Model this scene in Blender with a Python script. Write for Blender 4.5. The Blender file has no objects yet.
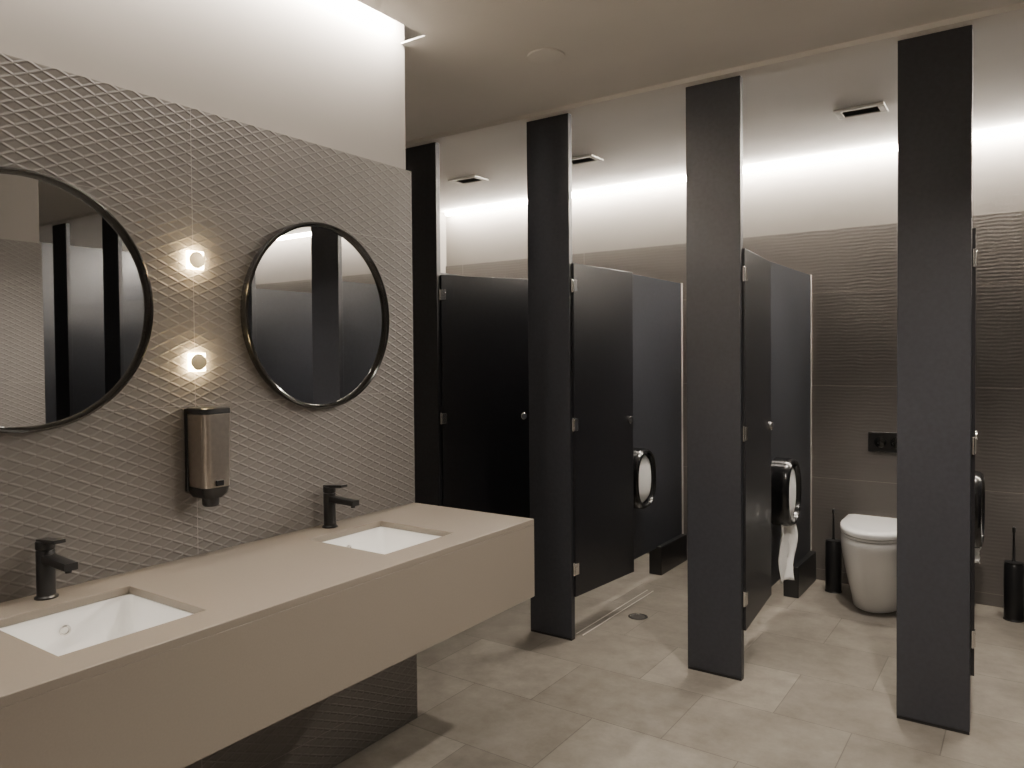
import bpy, bmesh, math
from mathutils import Vector, Matrix
C = bpy.context.scene.collection
pi = math.pi

# ------------------------------------------------------------ materials
def newmat(name):
    m = bpy.data.materials.new(name); m.use_nodes = True
    nt = m.node_tree; b = nt.nodes['Principled BSDF']
    return m, nt, b
def N(nt, t, **kw):
    n = nt.nodes.new(t)
    for k, v in kw.items(): setattr(n, k, v)
    return n
def M(nt, op, a, b=None, c=None):
    n = nt.nodes.new('ShaderNodeMath'); n.operation = op
    for i, v in enumerate((a, b, c)):
        if v is None: continue
        if isinstance(v, (int, float)): n.inputs[i].default_value = v
        else: nt.links.new(v, n.inputs[i])
    return n.outputs[0]
def simple(name, col, rough=0.5, metal=0.0, var=0.08, scale=30, bump=0.0, coat=0.0, bscale=None, spec=0.5):
    m, nt, b = newmat(name)
    geo = N(nt, 'ShaderNodeNewGeometry')
    no = N(nt, 'ShaderNodeTexNoise'); no.inputs['Scale'].default_value = scale; no.inputs['Detail'].default_value = 4
    nt.links.new(geo.outputs['Position'], no.inputs['Vector'])
    r = N(nt, 'ShaderNodeValToRGB')
    r.color_ramp.elements[0].position = .3; r.color_ramp.elements[1].position = .7
    r.color_ramp.elements[0].color = (*[c*(1-var) for c in col], 1)
    r.color_ramp.elements[1].color = (*[min(1, c*(1+var)) for c in col], 1)
    nt.links.new(no.outputs['Fac'], r.inputs['Fac']); nt.links.new(r.outputs['Color'], b.inputs['Base Color'])
    b.inputs['Roughness'].default_value = rough; b.inputs['Metallic'].default_value = metal
    b.inputs['Coat Weight'].default_value = coat
    b.inputs['Specular IOR Level'].default_value = spec
    if bump:
        n2 = N(nt, 'ShaderNodeTexNoise'); n2.inputs['Scale'].default_value = bscale or scale*4
        nt.links.new(geo.outputs['Position'], n2.inputs['Vector'])
        bp = N(nt, 'ShaderNodeBump'); bp.inputs['Strength'].default_value = bump; bp.inputs['Distance'].default_value = .002
        nt.links.new(n2.outputs['Fac'], bp.inputs['Height']); nt.links.new(bp.outputs['Normal'], b.inputs['Normal'])
    return m
def emis(name, col, s):
    m, nt, b = newmat(name)
    b.inputs['Base Color'].default_value = (*col, 1)
    b.inputs['Emission Color'].default_value = (*col, 1); b.inputs['Emission Strength'].default_value = s
    return m

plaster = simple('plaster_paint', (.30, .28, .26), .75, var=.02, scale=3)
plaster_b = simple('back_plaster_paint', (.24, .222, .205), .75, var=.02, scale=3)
ceil_m = simple('ceiling_paint', (.76, .73, .69), .75, var=.02, scale=3)
laminate = simple('charcoal_laminate', (.031, .033, .040), .42, var=.12, scale=60, bump=.15, bscale=400)
doorblk = simple('black_door_laminate', (.013, .013, .016), .36, var=.1, scale=50)
partm = simple('partition_laminate', (.034, .036, .043), .34, var=.1, scale=50)
counter_m = simple('taupe_solid_surface', (.245, .213, .178), .36, var=.03, scale=200)
ceramic = simple('white_ceramic', (.95, .95, .94), .12, var=.01, scale=5, coat=.5)
blackm = simple('matte_black_metal', (.012, .012, .013), .32, var=.05)
blackgl = simple('gloss_black_plastic', (.01, .01, .01), .12, var=.05, coat=.4)
blackpl = simple('satin_black_plastic', (.010, .010, .011), .2, var=.05)
chrome = simple('chrome_steel', (.75, .74, .72), .18, metal=1, var=.03)
bronze = simple('brushed_bronze_steel', (.66, .60, .54), .28, metal=1, var=.06, scale=80)
brass = simple('brass_disc', (.82, .68, .44), .3, metal=1, var=.05)
alu = simple('aluminium_channel', (.72, .69, .64), .45, metal=.3, var=.03)
paper = simple('white_tissue_paper', (.93, .925, .91), .9, var=.02, bump=.3, scale=80)
white_pl = simple('white_plastic', (.85, .82, .78), .5, var=.02)
dark_vent = simple('dark_vent', (.05, .047, .043), .6)
mirror_m = simple('mirror_glass', (.76, .76, .755), .01, metal=1, var=.0)
glow = emis('warm_glow_glass', (1, .74, .38), 130)
led_s = emis('stall_led_diffuser', (1, .91, .79), 270)
down_e = emis('downlight_lens', (1, .88, .72), 8)

def tile_diamond():
    m, nt, b = newmat('diamond_relief_tile')
    geo = N(nt, 'ShaderNodeNewGeometry'); s = N(nt, 'ShaderNodeSeparateXYZ')
    no = N(nt, 'ShaderNodeTexNoise'); no.inputs['Scale'].default_value = 2.2; no.inputs['Detail'].default_value = 2
    nt.links.new(geo.outputs['Position'], no.inputs['Vector'])
    nt.links.new(geo.outputs['Position'], s.inputs[0])
    wob = M(nt, 'MULTIPLY', M(nt, 'SUBTRACT', no.outputs['Fac'], .5), .6)
    u = M(nt, 'DIVIDE', s.outputs['Y'], .066); v = M(nt, 'DIVIDE', s.outputs['Z'], .031)
    v = M(nt, 'ADD', v, wob)
    def ridge(x):
        f = M(nt, 'FRACT', x); d = M(nt, 'ABSOLUTE', M(nt, 'SUBTRACT', f, .5))
        mr = N(nt, 'ShaderNodeMapRange'); mr.interpolation_type = 'SMOOTHSTEP'
        nt.links.new(d, mr.inputs['Value']); mr.inputs['From Min'].default_value = 0.0; mr.inputs['From Max'].default_value = .19
        mr.inputs['To Min'].default_value = 1; mr.inputs['To Max'].default_value = 0
        return mr.outputs[0]
    h = M(nt, 'MAXIMUM', ridge(M(nt, 'ADD', u, v)), ridge(M(nt, 'SUBTRACT', u, v)))
    def joint(val, size, off, w=.002):
        f = M(nt, 'FRACT', M(nt, 'DIVIDE', M(nt, 'SUBTRACT', val, off), size))
        return M(nt, 'LESS_THAN', f, w/size)
    j = M(nt, 'MAXIMUM', joint(s.outputs['Y'], 1.2, .134, .003), joint(s.outputs['Z'], .6, .14))
    nj = M(nt, 'SUBTRACT', 1, j)
    hh = M(nt, 'MULTIPLY', h, nj)
    bp = N(nt, 'ShaderNodeBump'); bp.inputs['Strength'].default_value = 1; bp.inputs['Distance'].default_value = .0014
    nt.links.new(hh, bp.inputs['Height']); nt.links.new(bp.outputs['Normal'], b.inputs['Normal'])
    mx = N(nt, 'ShaderNodeMix'); mx.data_type = 'RGBA'
    mx.inputs[6].default_value = (.178, .165, .153, 1); mx.inputs[7].default_value = (.20, .187, .175, 1)
    nt.links.new(h, mx.inputs[0])
    mj = N(nt, 'ShaderNodeMix'); mj.data_type = 'RGBA'; mj.inputs[7].default_value = (.30, .28, .26, 1)
    nt.links.new(j, mj.inputs[0]); nt.links.new(mx.outputs[2], mj.inputs[6])
    nt.links.new(mj.outputs[2], b.inputs['Base Color'])
    b.inputs['Roughness'].default_value = .5
    return m
def tile_wave():
    m, nt, b = newmat('wave_relief_tile')
    geo = N(nt, 'ShaderNodeNewGeometry'); s = N(nt, 'ShaderNodeSeparateXYZ')
    nt.links.new(geo.outputs['Position'], s.inputs[0])
    w = N(nt, 'ShaderNodeTexWave'); w.bands_direction = 'Z'; w.wave_profile = 'SIN'
    w.inputs['Scale'].default_value = 15; w.inputs['Distortion'].default_value = 3.5; w.inputs['Detail'].default_value = 1
    w.inputs['Detail Scale'].default_value = .5
    nt.links.new(geo.outputs['Position'], w.inputs['Vector'])
    def joint(val, size, off, wd=.003):
        f = M(nt, 'FRACT', M(nt, 'DIVIDE', M(nt, 'SUBTRACT', val, off), size))
        return M(nt, 'LESS_THAN', f, wd/size)
    j = M(nt, 'MAXIMUM', joint(s.outputs['X'], 1.2, .99-.6), joint(s.outputs['Z'], .6, .07, .004))
    bp = N(nt, 'ShaderNodeBump'); bp.inputs['Strength'].default_value = 1; bp.inputs['Distance'].default_value = .0004
    nt.links.new(M(nt, 'SUBTRACT', w.outputs['Fac'], j), bp.inputs['Height']); nt.links.new(bp.outputs['Normal'], b.inputs['Normal'])
    mx = N(nt, 'ShaderNodeMix'); mx.data_type = 'RGBA'
    mx.inputs[6].default_value = (.150, .137, .126, 1); mx.inputs[7].default_value = (.26, .235, .21, 1)
    nt.links.new(j, mx.inputs[0]); nt.links.new(mx.outputs[2], b.inputs['Base Color'])
    b.inputs['Roughness'].default_value = .55
    return m
def floor_mat():
    m, nt, b = newmat('stone_floor_tile')
    geo = N(nt, 'ShaderNodeNewGeometry')
    br = N(nt, 'ShaderNodeTexBrick'); br.offset = .5
    br.inputs['Scale'].default_value = 1; br.inputs['Brick Width'].default_value = .6; br.inputs['Row Height'].default_value = .45
    br.inputs['Mortar Size'].default_value = .0022; br.inputs['Mortar Smooth'].default_value = .2
    br.inputs['Color1'].default_value = (.20, .181, .156, 1); br.inputs['Color2'].default_value = (.28, .256, .223, 1)
    br.inputs['Mortar'].default_value = (.13, .118, .102, 1)
    nt.links.new(geo.outputs['Position'], br.inputs['Vector'])
    no = N(nt, 'ShaderNodeTexNoise'); no.inputs['Scale'].default_value = 6.0; no.inputs['Detail'].default_value = 10; no.inputs['Roughness'].default_value = .72
    nt.links.new(geo.outputs['Position'], no.inputs['Vector'])
    r = N(nt, 'ShaderNodeValToRGB'); r.color_ramp.elements[0].position = .3; r.color_ramp.elements[1].position = .7
    r.color_ramp.elements[0].color = (.64, .63, .61, 1); r.color_ramp.elements[1].color = (1.15, 1.15, 1.15, 1)
    nt.links.new(no.outputs['Fac'], r.inputs['Fac'])
    mx = N(nt, 'ShaderNodeMix'); mx.data_type = 'RGBA'; mx.blend_type = 'MULTIPLY'; mx.inputs[0].default_value = 1
    nt.links.new(br.outputs['Color'], mx.inputs[6]); nt.links.new(r.outputs['Color'], mx.inputs[7])
    nt.links.new(mx.outputs[2], b.inputs['Base Color'])
    b.inputs['Roughness'].default_value = .28
    bp = N(nt, 'ShaderNodeBump'); bp.inputs['Strength'].default_value = .4; bp.inputs['Distance'].default_value = .002
    nt.links.new(M(nt, 'SUBTRACT', 1, br.outputs['Fac']), bp.inputs['Height']); nt.links.new(bp.outputs['Normal'], b.inputs['Normal'])
    return m
diamond = tile_diamond(); wave = tile_wave(); floorm = floor_mat()

# ------------------------------------------------------------ mesh building
class MB:
    def __init__(s): s.bm = bmesh.new()
    def box(s, x0, x1, y0, y1, z0, z1, rot=None):
        r = bmesh.ops.create_cube(s.bm, size=1)
        mt = Matrix.Translation(((x0+x1)/2, (y0+y1)/2, (z0+z1)/2))
        if rot is not None: mt = mt @ rot
        mt = mt @ Matrix.Diagonal((x1-x0, y1-y0, z1-z0, 1))
        bmesh.ops.transform(s.bm, matrix=mt, verts=r['verts']); return s
    def loft(s, rings, cap0=True, cap1=True, closed=True):
        vr = [[s.bm.verts.new(p) for p in ring] for ring in rings]
        n = len(vr[0])
        for a, b in zip(vr[:-1], vr[1:]):
            for i in range(n if closed else n-1):
                j = (i+1) % n
                s.bm.faces.new((a[i], a[j], b[j], b[i]))
        if cap0: s.bm.faces.new(list(reversed(vr[0])))
        if cap1: s.bm.faces.new(vr[-1])
        return s
    def lathe(s, prof, center=(0, 0, 0), axis='Z', n=48, cap0=True, cap1=True):
        rings = []
        for r, h in prof:
            ring = []
            for i in range(n):
                t = 2*pi*i/n; a, b = r*math.cos(t), r*math.sin(t)
                p = {'Z': (a, b, h), 'X': (h, a, b), 'Y': (b, h, a)}[axis]
                ring.append(Vector(p)+Vector(center))
            rings.append(ring)
        return s.loft(rings, cap0, cap1)
    def cyl(s, p0, p1, r, n=24):
        p0, p1 = Vector(p0), Vector(p1); d = (p1-p0).normalized()
        q = d.to_track_quat('Z', 'Y').to_matrix()
        rings = [[p + q @ Vector((r*math.cos(2*pi*i/n), r*math.sin(2*pi*i/n), 0)) for i in range(n)] for p in (p0, p1)]
        return s.loft(rings)
    def obj(s, name, mat, parent=None, bevel=0, seg=2, smooth=True, label=None):
        bmesh.ops.recalc_face_normals(s.bm, faces=s.bm.faces)
        me = bpy.data.meshes.new(name); s.bm.to_mesh(me); s.bm.free()
        me.materials.append(mat)
        if smooth:
            me.polygons.foreach_set('use_smooth', [True]*len(me.polygons))
            me.set_sharp_from_angle(angle=math.radians(35))
        o = bpy.data.objects.new(name, me); C.objects.link(o)
        if bevel:
            b = o.modifiers.new('bevel', 'BEVEL'); b.width = bevel; b.segments = seg; b.limit_method = 'ANGLE'; b.angle_limit = math.radians(40)
        if parent: o.parent = parent
        if label: o['label'] = label
        return o
def thing(name, loc, label, cat, rotz=0, group=None):
    e = bpy.data.objects.new(name, None); C.objects.link(e); e.location = loc; e.rotation_euler[2] = rotz
    e.empty_display_size = .1
    e['label'] = label; e['category'] = cat
    if group: e['group'] = group
    return e
def dup(src, loc, rotz=None, label=None):
    o = src.copy(); C.objects.link(o); o.location = loc
    if rotz is not None: o.rotation_euler[2] = rotz
    if label: o['label'] = label
    def rec(a, b):
        for ch in list(a.children):
            c = ch.copy(); C.objects.link(c); c.parent = b; rec(ch, c)
    rec(src, o)
    return o
def struct(mb, name, mat, smooth=False):
    o = mb.obj(name, mat, smooth=smooth); o['kind'] = 'structure'; return o
def rrect(hx, hy, r, z, cx=0, cy=0, n=6):
    pts = []
    for qx, qy, a0 in ((1, 1, 0), (-1, 1, pi/2), (-1, -1, pi), (1, -1, 1.5*pi)):
        for i in range(n+1):
            a = a0 + pi/2*i/n
            pts.append(Vector((cx+qx*(hx-r)+r*abs(math.cos(a))*qx, cy+qy*(hy-r)+r*abs(math.sin(a))*qy, z)))
    return pts

# ------------------------------------------------------------ dimensions
H = 2.742; TT = 2.23; TB = 2.275; WY = 2.31; YS = 3.38; YB = 5.20; HT = 3.0
XL, XR, YF = -2.2, 6.7, -1.7
# ------------------------------------------------------------ room shell
struct(MB().box(XL-.1, XR+.1, YF-.1, YB+.1, -.1, 0), 'floor', floorm)
c = MB()
c.box(.10, XR, YF, WY-.02, H, H+.006)
c.box(XL, XR, WY-.02, YB, H, H+.006)
c.box(XL-.1, XR+.1, YF-.1, YB+.1, HT, HT+.05)
c.box(XL, -.18, YF, WY-.02, H, H+.006)
struct(c, 'ceiling', ceil_m)
struct(MB().box(-.18, -.03, YF, WY, 0, HT), 'wall_left', plaster)
struct(MB().box(-.03, 0, YF, WY, 0, TT), 'wall_left_tile', diamond)
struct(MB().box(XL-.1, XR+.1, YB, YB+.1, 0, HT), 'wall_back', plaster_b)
struct(MB().box(XL, XR, YB-.012, YB, 0, TB), 'wall_back_tile', wave)
struct(MB().box(3.23, 3.38, YF, WY, 0, H), 'wall_right', plaster)
struct(MB().box(3.20, 3.23, YF, WY, 0, TT), 'wall_right_tile', diamond)
struct(MB().box(XL-.1, XR+.1, YF-.1, YF, 0, HT), 'wall_front', plaster)
struct(MB().box(XL-.1, XL, YF, YB, 0, HT), 'wall_far_left', plaster)
struct(MB().box(XR, XR+.1, YF, YB, 0, HT), 'wall_far_right', laminate)
struct(MB().box(XL, XR, YS-.05, YS+.06, H-.022, H), 'trim_1', ceil_m)

# ------------------------------------------------------------ vanity counter
cz = .888; cd = .585; cb = .605; y0c = -.35; sink_y = (.885, 1.81)
sx0, sx1, shy = .135, .475, .165
cnt = thing('vanity_counter', (0, 0, 0), 'long wall-mounted taupe solid-surface vanity counter with deep front', 'counter')
mb = MB()
xs = [0.001, sx0, sx1, cd]; ys = [y0c]
for y in sink_y: ys += [y-shy, y+shy]
ys.append(WY-.01)
bm = mb.bm; V = {}
for i, x in enumerate(xs):
    for j, y in enumerate(ys): V[i, j] = bm.verts.new((x, y, cz))
tf = []
for i in range(3):
    for j in range(len(ys)-1):
        if i == 1 and j in (1, 3): continue
        tf.append(bm.faces.new((V[i, j], V[i+1, j], V[i+1, j+1], V[i, j+1])))
ex = bmesh.ops.extrude_face_region(bm, geom=tf)
bmesh.ops.translate(bm, vec=(0, 0, -.02), verts=[g for g in ex['geom'] if isinstance(g, bmesh.types.BMVert)])
mb.obj('worktop', counter_m, cnt, bevel=.0015)
mb = MB().box(cd-.02, cd, y0c, WY-.01, cb, cz-.02).box(.001, cd-.02, WY-.03, WY-.01, cb, cz-.02)
mb.box(.001, cd-.02, y0c, y0c+.02, cb, cz-.02).box(.001, cd-.02, y0c+.02, WY-.03, cb, cb+.015)
mb.obj('apron', counter_m, cnt, bevel=.001)

# ------------------------------------------------------------ washbasins
def basin(y):
    t = thing('washbasin', ((sx0+sx1)/2, y, cz-.02), 'white rectangular undermount ceramic washbasin set in the taupe counter', 'sink', group='washbasins in the vanity counter')
    hx = (sx1-sx0)/2; hy = shy
    mb = MB()
    rings = [rrect(hx+.015, hy+.015, .02, -.001), rrect(hx+.001, hy+.001, .02, -.001), rrect(hx-.004, hy-.004, .025, -.02),
             rrect(hx-.012, hy-.012, .03, -.11), rrect(hx-.03, hy-.03, .04, -.133), rrect(hx-.07, hy-.07, .04, -.139), rrect(.025, .025, .024, -.142)]
    mb.loft(rings, False, True)
    rings = [rrect(hx+.015, hy+.015, .02, -.001), rrect(hx+.012, hy+.012, .03, -.12), rrect(hx-.04, hy-.04, .04, -.155)]
    mb.loft(rings, False, True)
    mb.obj('basin_bowl', ceramic, t)
    MB().lathe([(.024, -.141), (.024, -.137), (.018, -.136), (.016, -.139)], n=32).obj('drain', chrome, t)
    MB().lathe([(.013, 0), (.0135, .004), (.0095, .005), (.008, .001)], center=(-hx+.0065, 0, -.045), axis='X', n=32).obj('overflow_ring', chrome, t)
    return t
b1 = basin(sink_y[0]); b2 = dup(b1, ((sx0+sx1)/2, sink_y[1], cz-.02))

# ------------------------------------------------------------ faucets
def faucet(y):
    t = thing('faucet', (.052, y, cz), 'matte black single-lever basin mixer tap standing behind the basin', 'faucet', group='taps on the vanity counter')
    MB().lathe([(.027, 0), (.027, .004), (.0215, .008), (.0215, .118), (.0205, .120)], n=40).obj('tap_body', blackm, t)
    rings = []
    for k in range(9):
        u = k/8; x = .012+.118*u; z = .100-.004*u; hw = .0165-.001*u; hh = .010-.001*u
        q = rrect(hw, hh, .002, 0, n=2)
        rings.append([Vector((x, p.x, z+p.y)) for p in q])
    MB().loft(rings).obj('spout', blackm, t)
    MB().lathe([(.008, .080), (.008, .094)], center=(.116, 0, 0), n=20).obj('aerator', blackm, t)
    mb = MB().lathe([(.0205, .121), (.0225, .125), (.0225, .140), (.021, .143)], n=40)
    mb.box(-.018, .075, -.0145, .0145, .141, .150, Matrix.Rotation(math.radians(-5), 4, 'Y'))
    mb.obj('lever', blackm, t, bevel=.001)
    return t
f1 = faucet(sink_y[0]); f2 = dup(f1, (.052, sink_y[1], cz))

# ------------------------------------------------------------ mirrors
MZ = 1.626
def mirror(y, lab):
    t = thing('round_mirror', (0, y, MZ), lab, 'mirror', group='round mirrors above the vanity')
    R = .327
    prof = [(R-.012, .0), (R-.004, .0), (R-.001, .012), (R, .022), (R-.003, .029), (R-.008, .032), (R-.013, .029), (R-.015, .024), (R-.016, .018), (R-.016, .012)]
    MB().lathe(prof, axis='X', n=128, cap0=False, cap1=False).obj('frame', blackgl, t)
    MB().lathe([(R-.011, .002), (R-.012, .013), (.001, .013)], axis='X', n=128).obj('mirror_glass', mirror_m, t)
    return t
m1 = mirror(.868, 'round wall mirror in a glossy black tubular frame'); m2 = dup(m1, (0, 1.820, MZ))

# ------------------------------------------------------------ wall lamps
def wlamp(z):
    t = thing('wall_lamp', (0, 1.336, z), 'small glowing square glass wall lamp with round brass disc in front', 'wall lamp', group='small wall lamps between the mirrors')
    MB().box(0, .005, -.012, .012, -.012, .012).obj('wall_plate', brass, t, bevel=.001)
    MB().box(.005, .014, -.027, .027, -.027, .027).obj('glass_block', glow, t, bevel=.003)
    MB().lathe([(.004, .014), (.004, .016), (.0245, .016), (.0255, .018), (.025, .021), (.001, .022)], axis='X', n=40).obj('front_disc', brass, t)
    return t
w1 = wlamp(1.775); w2 = dup(w1, (0, 1.336, 1.470))

# ------------------------------------------------------------ soap dispenser
t = thing('soap_dispenser', (0, 1.345, 1.055), 'brushed bronze steel wall soap dispenser with black top and nozzle', 'soap dispenser')
def drect(z, hy, x1, r=.02, n=8, x0=.012):
    pts = [Vector((x0, -hy, z)), Vector((x1-r, -hy, z))]
    for i in range(n+1):
        a = -pi/2+pi/2*i/n; pts.append(Vector((x1-r+r*math.cos(a), -hy+r+r*math.sin(a), z)))
    for i in range(n+1):
        a = pi/2*i/n; pts.append(Vector((x1-r+r*math.cos(a), hy-r+r*math.sin(a), z)))
    pts += [Vector((x0, hy, z))]
    return pts
MB().loft([drect(.045, .044, .098), drect(.262, .046, .104)]).obj('cover', bronze, t, bevel=.002)
MB().box(0, .014, -.049, .049, .03, .278).obj('back_plate', blackm, t, bevel=.003)
MB().loft([drect(.263, .047, .105), drect(.278, .047, .104), drect(.281, .043, .098)]).obj('cap', blackm, t)
mb = MB().loft([drect(.012, .030, .085), drect(.025, .040, .094), drect(.044, .043, .097)])
mb.lathe([(.020, -.014), (.024, -.010), (.026, .016)], center=(.055, 0, 0), n=24).obj('nozzle', blackm, t)
MB().box(.098, .1045, -.012, .012, .05, .066).obj('push_bar', blackm, t, bevel=.001)

# ------------------------------------------------------------ stalls
PW = .255; PT = .036; SP = .885
def xr(i): return .11+SP*i
def pillar_x(i): return xr(i)-PW/2
idx = [-1, 0, 1, 2, 3, 4, 5, 6]
pl = thing('stall_pillar', (pillar_x(-1), YS, 0), 'tall flat charcoal laminate pillar panel fronting the stalls', 'pillar', group='charcoal stall pillars')
MB().box(-PW/2, PW/2, 0, PT, .012, H-.022).obj('pillar_panel', laminate, pl, bevel=.002)
MB().box(-PW/2+.001, PW/2-.001, .001, PT-.001, 0, .012).obj('floor_plinth', blackm, pl)
for i in idx[1:]: dup(pl, (pillar_x(i), YS, 0))
pt = thing('stall_partition', (pillar_x(-1), YS+PT, 0), 'dark grey laminate partition panel between toilet stalls', 'partition', group='stall partitions')
L = YB-.012-(YS+PT)
MB().box(-.009, .009, 0, L-.001, .18, 1.99).obj('partition_panel', partm, pt, bevel=.001)
MB().box(-.013, .013, L-.02, L, .18, 1.992).obj('wall_channel', alu, pt)
MB().box(-.045, .045, L-.47, L-.02, 0, .19).obj('partition_foot', blackm, pt, bevel=.004)
for i in idx[1:]: dup(pt, (pillar_x(i), YS+PT, 0))
DW = .595
dr = thing('stall_door', (xr(-1)+.004, YS+.018, 0), 'black laminate stall door standing partly open', 'door', rotz=math.radians(64), group='black stall doors')
MB().box(.006, DW, -.009, .009, .225, 1.955).obj('door_leaf', doorblk, dr, bevel=.0015)
for z in (.37, 1.12, 1.84):
    mb = MB().box(.002, .034, -.0125, .0125, z-.03, z+.03)
    mb.cyl((.0, -.002, z-.034), (.0, -.002, z+.034), .007, 16)
    mb.obj('hinge', chrome, dr, bevel=.001, label='brushed steel hinge')
mb = MB().lathe([(.019, -.022), (.021, -.020), (.021, -.009)], center=(DW-.045, 0, 1.11), axis='Y', n=28)
mb.lathe([(.021, .009), (.021, .018), (.012, .020), (.010, .034), (.016, .040), (.014, .046)], center=(DW-.045, 0, 1.11), axis='Y', n=28)
mb.obj('door_lock', chrome, dr, label='round brushed steel lock knob')
angs = {0: 85, 1: 95, 2: 93.5, 3: 88, 4: 86, 5: 89, 6: 90}
for i in idx[1:]: dup(dr, (xr(i)+.004, YS+.018, 0), math.radians(angs[i]), label='black laminate stall door standing wide open')

# ------------------------------------------------------------ toilets
def dout(w, yf, z, yb=0.0, n=28, p=2.08, yw=None):
    ys_ = yf*.42
    pts = [Vector((-w, yb, z)), Vector((-w, -ys_*.5, z))]
    for i in range(n+1):
        a = pi - pi*i/n
        cx = math.copysign(abs(math.cos(a))**(2/p), math.cos(a)); sy = abs(math.sin(a))**(2/p)
        pts.append(Vector((w*cx, -ys_-(yf-ys_)*sy, z)))
    pts += [Vector((w, -ys_*.5, z)), Vector((w, yb, z))]
    return pts
def toilet(x):
    t = thing('toilet', (x, YB-.012, 0), 'white back-to-wall ceramic toilet with closed lid', 'toilet', group='toilets in the stalls')
    prof = [(.140, .505, 0), (.145, .515, .006), (.152, .53, .06), (.168, .56, .14), (.187, .592, .24), (.199, .611, .33), (.203, .616, .385), (.202, .615, .41), (.199, .611, .42)]
    MB().loft([dout(w, f, z) for w, f, z in prof]).obj('bowl', ceramic, t)
    MB().loft([dout(w, f, z, -.11) for w, f, z in ((.197, .609, .421), (.202, .615, .424), (.202, .615, .434), (.200, .612, .437))]).obj('seat', ceramic, t)
    MB().loft([dout(w, f, z, -.12) for w, f, z in ((.200, .612, .439), (.204, .617, .442), (.205, .618, .458), (.202, .614, .468), (.193, .604, .475), (.16, .57, .479))]).obj('lid', ceramic, t)
    for s in (-.07, .07):
        MB().cyl((s, -.09, .415), (s, -.09, .452), .012).obj('lid_hinge', chrome, t)
    return t
t1 = toilet(1.322); dup(t1, (.44, YB-.012, 0)); dup(t1, (2.265, YB-.012, 0))
fp = thing('flush_plate', (1.335, YB-.012, .925), 'glossy black dual flush plate on the wave tile wall', 'flush plate', group='flush plates')
MB().box(-.115, .115, -.012, 0, -.062, .062).obj('plate', blackm, fp, bevel=.004)
for dx in (-.045, .045):
    MB().lathe([(.034, -.012), (.034, -.0155), (.031, -.017)], center=(dx, 0, 0), axis='Y', n=36).obj('flush_button', blackgl, fp)
dup(fp, (.45, YB-.012, .925)); dup(fp, (2.22, YB-.012, .925))
tb = thing('toilet_brush', (1.055, 4.99, 0), 'black toilet brush in a tall black cylindrical holder', 'toilet brush', group='toilet brushes beside the toilets')
MB().lathe([(.050, 0), (.050, .004), (.047, .008), (.047, .305), (.044, .310), (.04, .310)], n=36).obj('holder', blackm, tb)
MB().lathe([(.044, .31), (.044, .320), (.012, .325), (.007, .335), (.006, .48), (.009, .49), (.009, .51), (.004, .515)], n=28).obj('handle', blackm, tb)
dup(tb, (1.99, 4.99, 0)); dup(tb, (.165, 4.99, 0))
def oval(sc, x, dz=0):
    pts = []; n = 56
    for i in range(n):
        a = 2*pi*i/n; p = 2.35
        cy = math.copysign(abs(math.cos(a))**(2/p), math.cos(a)); cz_ = math.copysign(abs(math.sin(a))**(2/p), math.sin(a))
        pts.append(Vector((x, .150*sc*cy, dz+.188*sc*cz_)))
    return pts
def dispenser(i):
    t = thing('toilet_roll_dispenser', (pillar_x(i)+.009, 4.33, .71), 'glossy black jumbo toilet roll dispenser on the partition', 'paper dispenser', group='toilet roll dispensers')
    MB().loft([oval(.94, 0), oval(1, .01), oval(1, .080), oval(.98, .100), oval(.93, .113), oval(.86, .116), oval(.83, .108), oval(.82, .05)]).obj('dispenser_body', blackpl, t)
    MB().loft([oval(.74, .054), oval(.81, .060), oval(.80, .078), oval(.72, .092), oval(.45, .100), oval(.05, .102)]).obj('paper_roll', paper, t)
    return t
d1 = dispenser(0)
ds = [dup(d1, (pillar_x(i)+.009, 4.33, .71)) for i in (1, 2)]
ds[0]['label'] = 'glossy black toilet roll dispenser with paper hanging down'
def tail(parent, ln, w):
    mb = MB(); rows = []; K = 26; J = 14
    for k in range(K):
        u = k/(K-1); z = -.13-ln*u
        rows.append([Vector((.05+.045*j/(J-1)+.012*math.sin(u*7+j*.9)+.010*math.sin(j*1.4+u*2)*u, -w*.5+w*j/(J-1)*(1-.25*u)+.015*math.sin(u*4), z - .008*math.sin(j*.6))) for j in range(J)])
    mb.loft(rows, False, False, closed=False)
    o = mb.obj('paper_tail', paper, parent)
    o.modifiers.new('s', 'SOLIDIFY').thickness = .001
tail(ds[0], .36, .17); tail(ds[1], .13, .12)

# ------------------------------------------------------------ ceiling fittings
LC = (1, .905, .79)
vt = thing('ceiling_vent', (1.33, 4.30, H), 'small rectangular recessed ceiling vent with pale frame and dark louvres', 'ceiling light', group='rectangular ceiling vents over the stalls')  # louvred vent grille standing in as a light source
mb = MB()
mb.box(-.12, .12, -.082, -.050, -.012, 0).box(-.12, .12, .050, .082, -.012, 0).box(-.12, -.085, -.050, .050, -.012, 0).box(.085, .12, -.050, .050, -.012, 0)
mb.obj('vent_frame', white_pl, vt, bevel=.003)
mb = MB().box(-.085, .085, -.050, .050, -.002, 0)
for k in range(5):
    y = -.04+.02*k
    mb.box(-.085, .085, y-.007, y+.007, -.007, -.005, Matrix.Rotation(.5, 4, 'X'))
mb.obj('louvres', dark_vent, vt)
vents = (1.33, .53, -.33, -1.25, 2.25)
for x in vents[1:]: dup(vt, (x, 4.30, H))
for x in vents:  # spots added below the vents to make light pools in the stalls
    l = bpy.data.lights.new('added_stall_spot', 'SPOT'); l.energy = 130; l.spot_size = math.radians(70); l.spot_blend = .8; l.shadow_soft_size = .05; l.color = LC
    o = bpy.data.objects.new('added_stall_spot', l); C.objects.link(o); o.location = (x, 4.30, H-.02)
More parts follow.
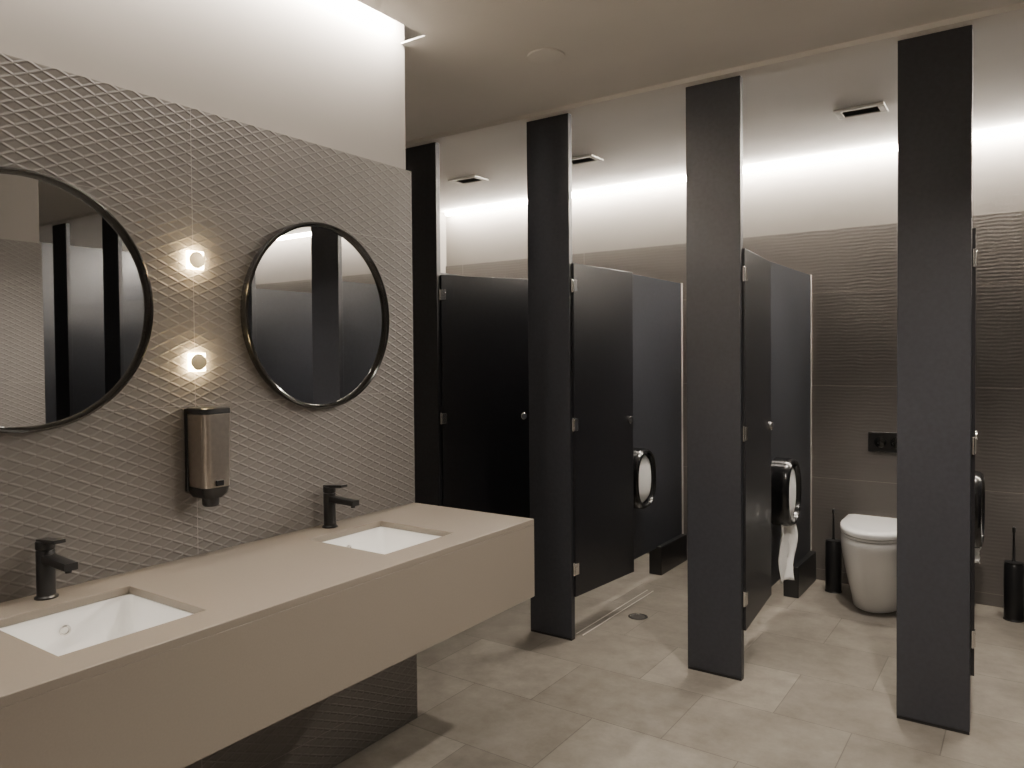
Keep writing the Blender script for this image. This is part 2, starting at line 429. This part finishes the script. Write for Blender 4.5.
sp = thing('ceiling_speaker', (.385, 2.73, H), 'flat round pale ceiling speaker cover', 'speaker')
MB().lathe([(.075, 0), (.08, -.003), (.078, -.009), (.07, -.012), (.001, -.012)], n=64).obj('speaker_cover', ceil_m, sp)
fd = thing('floor_drain', (.24, 3.90, 0), 'round steel floor drain set in the tiles', 'drain')
MB().lathe([(.055, 0), (.055, .002), (.045, .003), (.043, .001)], n=40).obj('drain_rim', chrome, fd)
mb = MB().lathe([(.042, 0.0005), (.042, .0015)], n=40)
for k in range(-3, 4): mb.box(k*.011-.002, k*.011+.002, -.03, .03, .0015, .0025)
mb.obj('drain_grate', dark_vent, fd)
ld = thing('linear_drain', (.10, 3.93, 0), 'narrow steel linear drain channel set in the tiles', 'drain')
MB().box(-.022, -.016, -.45, .45, 0, .002).box(.016, .022, -.45, .45, 0, .002).obj('channel_frame', alu, ld)
MB().box(-.016, .016, -.45, .45, 0, .0012).obj('channel_insert', floorm, ld)

# ------------------------------------------------------------ lights
def area(name, loc, dir_, sx, sy, e, col=LC, xaxis=None):
    l = bpy.data.lights.new(name, 'AREA'); l.shape = 'RECTANGLE'; l.size = sx; l.size_y = sy; l.energy = e; l.color = col
    o = bpy.data.objects.new(name, l); C.objects.link(o)
    z = -Vector(dir_).normalized(); x = Vector(xaxis).normalized(); y = z.cross(x)
    m = Matrix((x, y, z)).transposed().to_4x4(); m.translation = Vector(loc); o.matrix_world = m
    return o
ls = thing('led_light_strip', (2.25, YB-.055, H), 'glowing warm white LED strip along the back wall ceiling', 'light strip')
MB().box(-4.4, 4.4, -.014, .014, -.034, -.002).obj('strip_diffuser', led_s, ls, bevel=.004)
area('cove_strip_vanity', (.04, .30, H+.062), (-1, 0, 0), 3.9, .012, 260, xaxis=(0, 1, 0))
area('cove_downstrip_vanity', (.03, .30, H+.06), (-.1, 0, -1), 3.9, .02, 48, xaxis=(0, 1, 0))
def downlight(x, y, e, ang=130):
    t = thing('downlight', (x, y, H), 'round recessed ceiling downlight with warm lens', 'ceiling light', group='recessed downlights')
    MB().lathe([(.05, 0), (.056, -.003), (.05, -.007), (.042, -.004), (.042, -.001)], n=40).obj('downlight_ring', white_pl, t)
    MB().lathe([(.041, -.001), (.041, -.003)], n=40).obj('downlight_lens', down_e, t)
    l = bpy.data.lights.new('downlight_beam', 'SPOT'); l.energy = e; l.spot_size = math.radians(ang); l.spot_blend = .9; l.shadow_soft_size = .04; l.color = LC
    o = bpy.data.objects.new('downlight_beam', l); C.objects.link(o); o.location = (x, y, H-.02)
downlight(2.0, 2.15, 270); downlight(2.5, .6, 30); downlight(2.4, -.9, 50)

w = bpy.data.worlds.new('world'); bpy.context.scene.world = w; w.use_nodes = True
w.node_tree.nodes['Background'].inputs[0].default_value = (.02, .018, .015, 1)

# ------------------------------------------------------------ camera
yaw = math.radians(34.6); ph = math.radians(1.2); th = math.radians(.5)
R_ = Vector((math.cos(yaw), math.sin(yaw), 0)); F0 = Vector((-math.sin(yaw), math.cos(yaw), 0)); Z = Vector((0, 0, 1))
F = F0*math.cos(ph)-Z*math.sin(ph); U = F0*math.sin(ph)+Z*math.cos(ph)
cr = R_*math.cos(th)-U*math.sin(th); cu = U*math.cos(th)+R_*math.sin(th)
cam = bpy.data.cameras.new('camera'); co = bpy.data.objects.new('camera', cam); C.objects.link(co)
m = Matrix((cr, cu, -F)).transposed().to_4x4(); m.translation = (2.08, 0, 1.48); co.matrix_world = m
cam.sensor_width = 36; cam.lens = 758/1024*36; cam.clip_start = .01; cam.shift_y = -.0118
bpy.context.scene.camera = co
